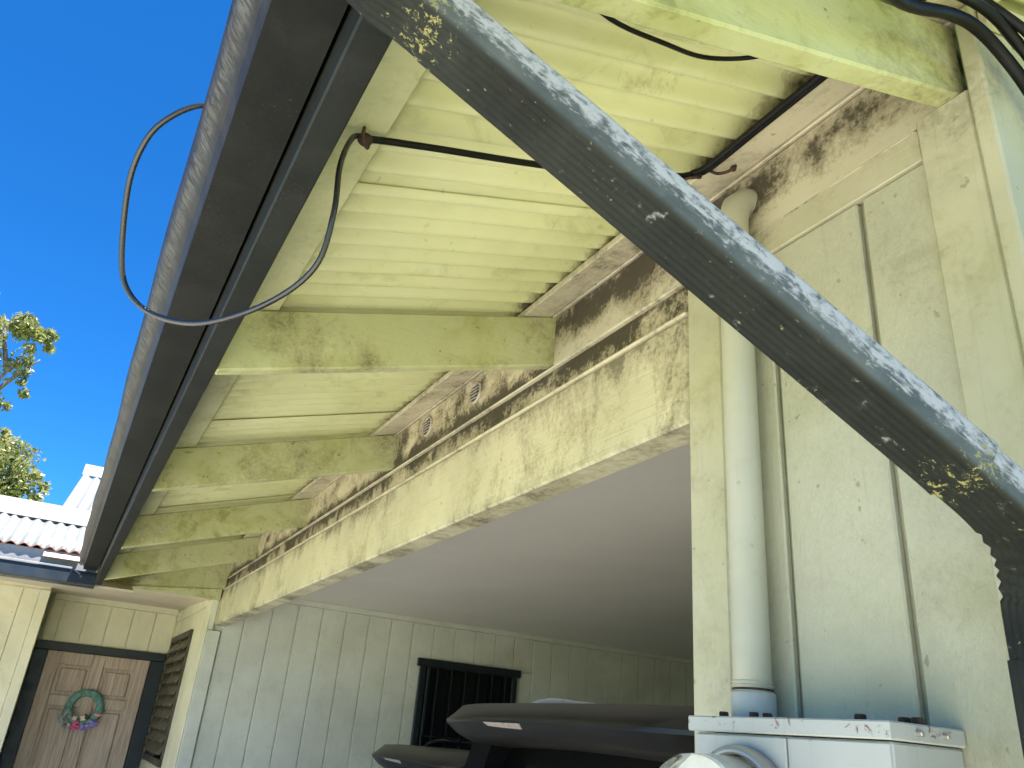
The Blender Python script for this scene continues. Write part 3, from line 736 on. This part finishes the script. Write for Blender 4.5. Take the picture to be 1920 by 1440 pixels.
# ================================================================== wreath on the door
WC = Vector((.372, YD - .055, -.035))
wr = thing('wreath', 'teal fabric wreath with pink and violet flowers on the wooden door', 'wreath', (WC.x, WC.y, WC.z + EYE))
ring = [(WC.x + .128 * math.cos(a), WC.y, WC.z + .128 * math.sin(a)) for a in [2 * math.pi * k / 48 for k in range(49)]]
obj('ring', tube(ring, [.034 + .003 * math.sin(k * 1.9) for k in range(49)], 12, False), 'teal', wr, True)
def flower(c, r, mat):
    gs = []
    for k in range(16):
        a = rng.uniform(0, 6.28); q = rng.uniform(.1, .8) * r
        gs.append(ball((c[0] + q * math.cos(a), c[1] - rng.uniform(0, .5) * r, c[2] + q * math.sin(a)), r * rng.uniform(.25, .42), 7, 5, (1, .6, .7)))
    obj('flower', join(*gs), mat, wr)
fl = lambda a, rr: (WC.x + rr * math.cos(R(a)), WC.y - .032, WC.z + rr * math.sin(R(a)))
flower(fl(-104, .150), .050, 'pink'); flower(fl(-78, .160), .048, 'violet'); flower(fl(-52, .150), .050, 'violet')
flower(fl(-22, .132), .033, 'peach'); flower(fl(-88, .090), .033, 'ivory'); flower(fl(-122, .110), .030, 'ivory'); flower(fl(-64, .085), .028, 'leafg')
gs = []
for k in range(60):
    a = R(rng.uniform(-165, -118)); q = rng.uniform(.09, .21); c = Vector((WC.x + q * math.cos(a), WC.y - rng.uniform(.0, .045), WC.z + q * math.sin(a)))
    u = Vector((rng.gauss(0, 1), rng.gauss(0, .5), rng.gauss(0, 1))).normalized() * .018; v = Vector((rng.gauss(0, 1), rng.gauss(0, .5), rng.gauss(0, 1))).normalized() * .012
    gs.append(([tuple(c - u - v), tuple(c + u - v), tuple(c + u + v), tuple(c - u + v)], [(0, 1, 2, 3)]))
obj('tulle_bow', join(*gs), 'tulle', wr)

# ================================================================== vehicles parked nose-in under the roof
def suv(label, X, Y, top, half, paintm, light_y, rail_mat):
    """rear at X, centre line at Y, roof height 'top' (eye-relative), half roof width"""
    t = thing('parked_car', label, 'car', (X + 2.2, Y, .012), 'cars parked in the carport')
    fl_ = -EYE + .012
    Hh = top - fl_
    def st(x, zt, wt, zb=.28, wb=.90, belt=.60):
        # one station: half section from bottom centre to top centre
        return [(x, 0, fl_ + zb), (x, wb * .86, fl_ + zb), (x, wb, fl_ + zb + .16), (x, wb + .02, fl_ + Hh * belt * .8), (x, wb - .03, fl_ + min(Hh * belt, zt - .03)),
                (x, wt, fl_ + zt - .07), (x, wt * .90, fl_ + zt - .015), (x, wt * .55, fl_ + zt + .005), (x, 0, fl_ + zt + .012)]
    b = Hh * .60
    stations = [st(.10, b + .0, .78, .42), st(.04, b + .02, .80, .35), st(.06, b + .10, .79), st(.30, Hh - .10, half + .06), st(.42, Hh - .03, half + .04), st(.9, Hh, half + .05), st(1.8, Hh + .005, half + .05), st(2.5, Hh - .03, half + .03),
                st(3.25, b + .06, .74), st(3.6, b + .0, .78), st(4.3, b - .12, .80), st(4.55, b - .26, .78, .35, .85)]
    V, F = [], []; q = len(stations[0]); ring_n = 2 * q - 2
    for s_ in stations:
        full = s_ + [(p[0], -p[1], p[2]) for p in s_[-2:0:-1]]
        V += [(X + p[0], Y + p[1], p[2]) for p in full]
    for i in range(len(stations) - 1):
        for k in range(ring_n): F.append((i * ring_n + k, i * ring_n + (k + 1) % ring_n, (i + 1) * ring_n + (k + 1) % ring_n, (i + 1) * ring_n + k))
    F += [tuple(range(ring_n - 1, -1, -1)), tuple(range((len(stations) - 1) * ring_n, len(stations) * ring_n))]
    body = obj('body', (V, F), paintm, t, True)
    md = body.modifiers.new('sub', 'SUBSURF'); md.levels = 1; md.render_levels = 2
    # rear glass
    zg0, zg1 = fl_ + b + .06, fl_ + Hh - .10
    ws0, ws1 = .70, half + .02
    gl = [(X + .045, Y - ws0, zg0), (X + .045, Y + ws0, zg0), (X + .245, Y + ws1, zg1), (X + .245, Y - ws1, zg1)]
    obj('rear_window', (gl + [(p[0] + .02, p[1], p[2]) for p in gl], [(0, 1, 2, 3), (7, 6, 5, 4), (0, 4, 5, 1), (1, 5, 6, 2), (2, 6, 7, 3), (3, 7, 4, 0)]), 'carglass', t)
    for sg in (-1, 1):
        for xa, xb_, xc, xd in ((.45, 1.15, .55, 1.12), (1.22, 2.05, 1.20, 2.02), (2.12, 2.95, 2.08, 2.5)):
            zz0, zz1 = fl_ + b + .02, fl_ + Hh - .13
            sgl = [(X + xa, Y + sg * .885, zz0), (X + xb_, Y + sg * .885, zz0), (X + xd, Y + sg * (half + .085), zz1), (X + xc, Y + sg * (half + .085), zz1)]
            obj('side_window', (sgl + [(p[0], p[1] - sg * .02, p[2]) for p in sgl], [(0, 1, 2, 3), (7, 6, 5, 4), (0, 4, 5, 1), (1, 5, 6, 2), (2, 6, 7, 3), (3, 7, 4, 0)]), 'carglass', t)
        for xw in (.85, 3.7):
            cw = (X + xw, Y + sg * .70, fl_ + .36)
            wh = obj('wheel', lathe([(.22, 0), (.34, .0), (.362, .03), (.362, .19), (.34, .22), (.22, .22)], cw, (0, sg, 0), 28), 'rubber', t, True)
            obj('rim', lathe([(.22, .19), (.21, .205), (.10, .195), (.04, .215), (.0, .215)], cw, (0, sg, 0), 20), 'galv', wh, True)
        obj('tail_light', box(X - .005, X + .14, Y + sg * .74 - .085, Y + sg * .74 + .085, fl_ + b - .22, fl_ + b + .10, .02, 2), 'redlens', t)
        ry = Y + sg * (half - .04); rz = fl_ + Hh
        obj('roof_rail', tube(spline([(X + .30, ry, rz + .0), (X + .37, ry, rz + .040), (X + .46, ry, rz + .052), (X + .62, ry, rz + .050), (X + 1.9, ry, rz + .045), (X + 2.1, ry, rz - .01)], 6), .015, 10), rail_mat, t, True)
    for sg in (-1, 1):
        q0_ = [(X + .04, fl_ + b), (X + .50, fl_ + b), (X + .52, top - .03), (X + .16, top - .06)]
        V = [(x_, Y + sg * (.70 if z_ < top - .2 else half - .10), z_) for x_, z_ in q0_] + [(x_, Y + sg * (.87 if z_ < top - .2 else half + .05), z_) for x_, z_ in q0_]
        obj('pillar', (V, [(0, 1, 2, 3), (7, 6, 5, 4), (0, 4, 5, 1), (1, 5, 6, 2), (2, 6, 7, 3), (3, 7, 4, 0)]), 'pillar_black', t)
    obj('bumper', box(X - .06, X + .22, Y - .88, Y + .88, fl_ + .33, fl_ + .62, .06, 3), paintm, t, True)
    obj('number_plate', box(X + .018, X + .03, Y - .16, Y + .16, fl_ + b - .20, fl_ + b - .05, .003), 'plate', t)
    # spoiler: a wing whose tips sweep forward
    V, F = [], []; nS = 24; sec = None
    for i in range(nS + 1):
        u = -1 + 2 * i / nS; tip = max(0, abs(u) - .55) / .45
        yy = u * (half + .035); dx = .05 * tip ** 2; th = 1 - .12 * tip ** 3; crown = -.018 * u * u
        sx = X + dx
        sec = [(.50 - dx, .010), (.16, .011), (.055, .004), (.005, -.018), (-.040, -.044), (-.043, -.056), (-.012, -.094), (.03, -.118), (.16, -.124), (.50 - dx, -.11)]
        for a, c in sec: V.append((sx + a, Y + yy * (1 + min(0, c + .03) * 1.3 + (.10 if a > .1 and c > 0 else .075 if a > .03 and c > -.01 else .03 if c > -.03 else 0)), top + crown * (.3 if c > 0 else 1) + .012 + c * th))
    q = len(sec)
    for i in range(nS):
        for k in range(q): F.append((i * q + k, i * q + (k + 1) % q, (i + 1) * q + (k + 1) % q, (i + 1) * q + k))
    F += [tuple(range(q - 1, -1, -1)), tuple(range(nS * q, (nS + 1) * q))]
    sp = obj('spoiler', (V, F), paintm, t, True)
    m_ = sp.modifiers.new('edge', 'EDGE_SPLIT'); m_.split_angle = R(48)
    lz = top + .012 - .060
    ln = .115
    obj('brake_light', ([(X - .046, light_y - ln, lz - .002), (X - .046, light_y + ln, lz - .002), (X - .016, light_y + ln * .8, lz - .025), (X - .016, light_y - ln * .95, lz - .025)] +
                        [(X + .02, light_y - ln, lz - .002), (X + .02, light_y + ln, lz - .002), (X + .02, light_y + ln * .8, lz - .025), (X + .02, light_y - ln * .95, lz - .025)],
                        [(0, 1, 2, 3), (7, 6, 5, 4), (0, 4, 5, 1), (1, 5, 6, 2), (2, 6, 7, 3), (3, 7, 4, 0)]), 'lens', sp)
    return t
suv('dark grey car with wide rear spoiler parked nearest the meter wall', 1.32, 2.20, .100, .665, 'carpaint', 2.37, 'rail_glint')
suv('lower black car with rear spoiler parked on the far side', 1.80, 4.33, -.090, .58, 'carpaint2', 4.48, 'carpaint2')

# ================================================================== tree behind the wing roof
def leaves(clumps, size, seed):
    r = np.random.RandomState(seed); V, F = [], []
    for (c, rad, nleaf) in clumps:
        sub = max(3, nleaf // 60)
        d = r.normal(size=(sub, 3)); d /= np.linalg.norm(d, axis=1)[:, None]
        cen = np.array(c) + d * (r.rand(sub, 1) ** .45) * np.array(rad)
        idx = r.randint(0, sub, nleaf)
        p = cen[idx] + r.normal(size=(nleaf, 3)) * .17 * np.mean(rad)
        u = r.normal(size=(nleaf, 3)); u /= np.linalg.norm(u, axis=1)[:, None]
        v = np.cross(u, r.normal(size=(nleaf, 3))); v /= np.linalg.norm(v, axis=1)[:, None]
        s = size * r.uniform(.6, 1.3, (nleaf, 1)); a = u * s; b = v * s * .42
        k = len(V)
        quad = np.stack([p - a, p + b, p + a, p - b], 1).reshape(-1, 3)
        V += [tuple(x) for x in quad]
        F += [(k + 4 * i, k + 4 * i + 1, k + 4 * i + 2, k + 4 * i + 3) for i in range(nleaf)]
    return V, F
tree = thing('tree', 'tall loose green tree rising behind the white roof', 'tree', (-4.6, 22, 0))
trunk = [(-4.6, 22, -EYE), (-4.5, 22, 1.5), (-4.2, 22.1, 4.0), (-4.0, 22, 6.0), (-3.9, 22, 8.2)]
obj('trunk', tube(spline(trunk, 5), [.32 - .24 * i / 20 for i in range(21)], 10), 'bark', tree, True)
limbs = [[(-4.1, 22.05, 5.0), (-3.3, 22, 6.2), (-2.9, 22, 7.4), (-2.55, 22, 8.3)], [(-3.3, 22, 6.2), (-2.7, 22, 7.3), (-2.3, 22, 7.9)], [(-4.3, 22, 3.2), (-3.2, 21.9, 4.2), (-2.2, 21.8, 4.9)],
         [(-3.2, 21.9, 4.2), (-2.4, 22, 4.3), (-1.7, 22, 4.6)], [(-2.9, 22, 7.4), (-3.2, 22.2, 8.2), (-3.4, 22.2, 8.9)], [(-4.0, 22, 6.0), (-4.6, 22, 7.2), (-5.0, 22, 8.2)]]
for L in limbs: obj('limb', tube(spline(L, 5), [.075 - .06 * i / (5 * (len(L) - 1)) for i in range(5 * (len(L) - 1) + 1)], 7), 'bark', tree, True)
cl = [((-2.70, 22, 8.65), (.52, .5, .42), 620), ((-2.30, 22.2, 8.30), (.45, .4, .35), 260), ((-3.25, 22.1, 8.35), (.5, .6, .6), 420), ((-3.0, 22, 7.75), (.5, .5, .4), 190),
      ((-2.55, 22, 7.15), (.38, .4, .3), 150), ((-3.0, 22, 6.9), (.4, .4, .5), 260), ((-2.75, 22, 6.55), (.25, .3, .3), 120),
      ((-2.05, 21.8, 5.05), (.64, .7, .55), 1100), ((-1.60, 22, 4.65), (.45, .5, .42), 600), ((-2.7, 22, 5.15), (.5, .6, .6), 1000), ((-2.3, 21.7, 4.3), (.7, .6, .35), 900), ((-2.45, 22, 5.75), (.25, .3, .15), 130),
      ((-3.9, 22, 7.6), (1.0, 1.0, 1.2), 1600), ((-4.2, 22, 5.0), (1.1, 1.1, 1.0), 1900), ((-5.4, 22, 6.6), (1.1, 1.1, 1.5), 1600), ((-4.6, 22, 9.3), (.9, .9, .8), 900)]
obj('crown', leaves(cl, .088, 3), 'leaf', tree)
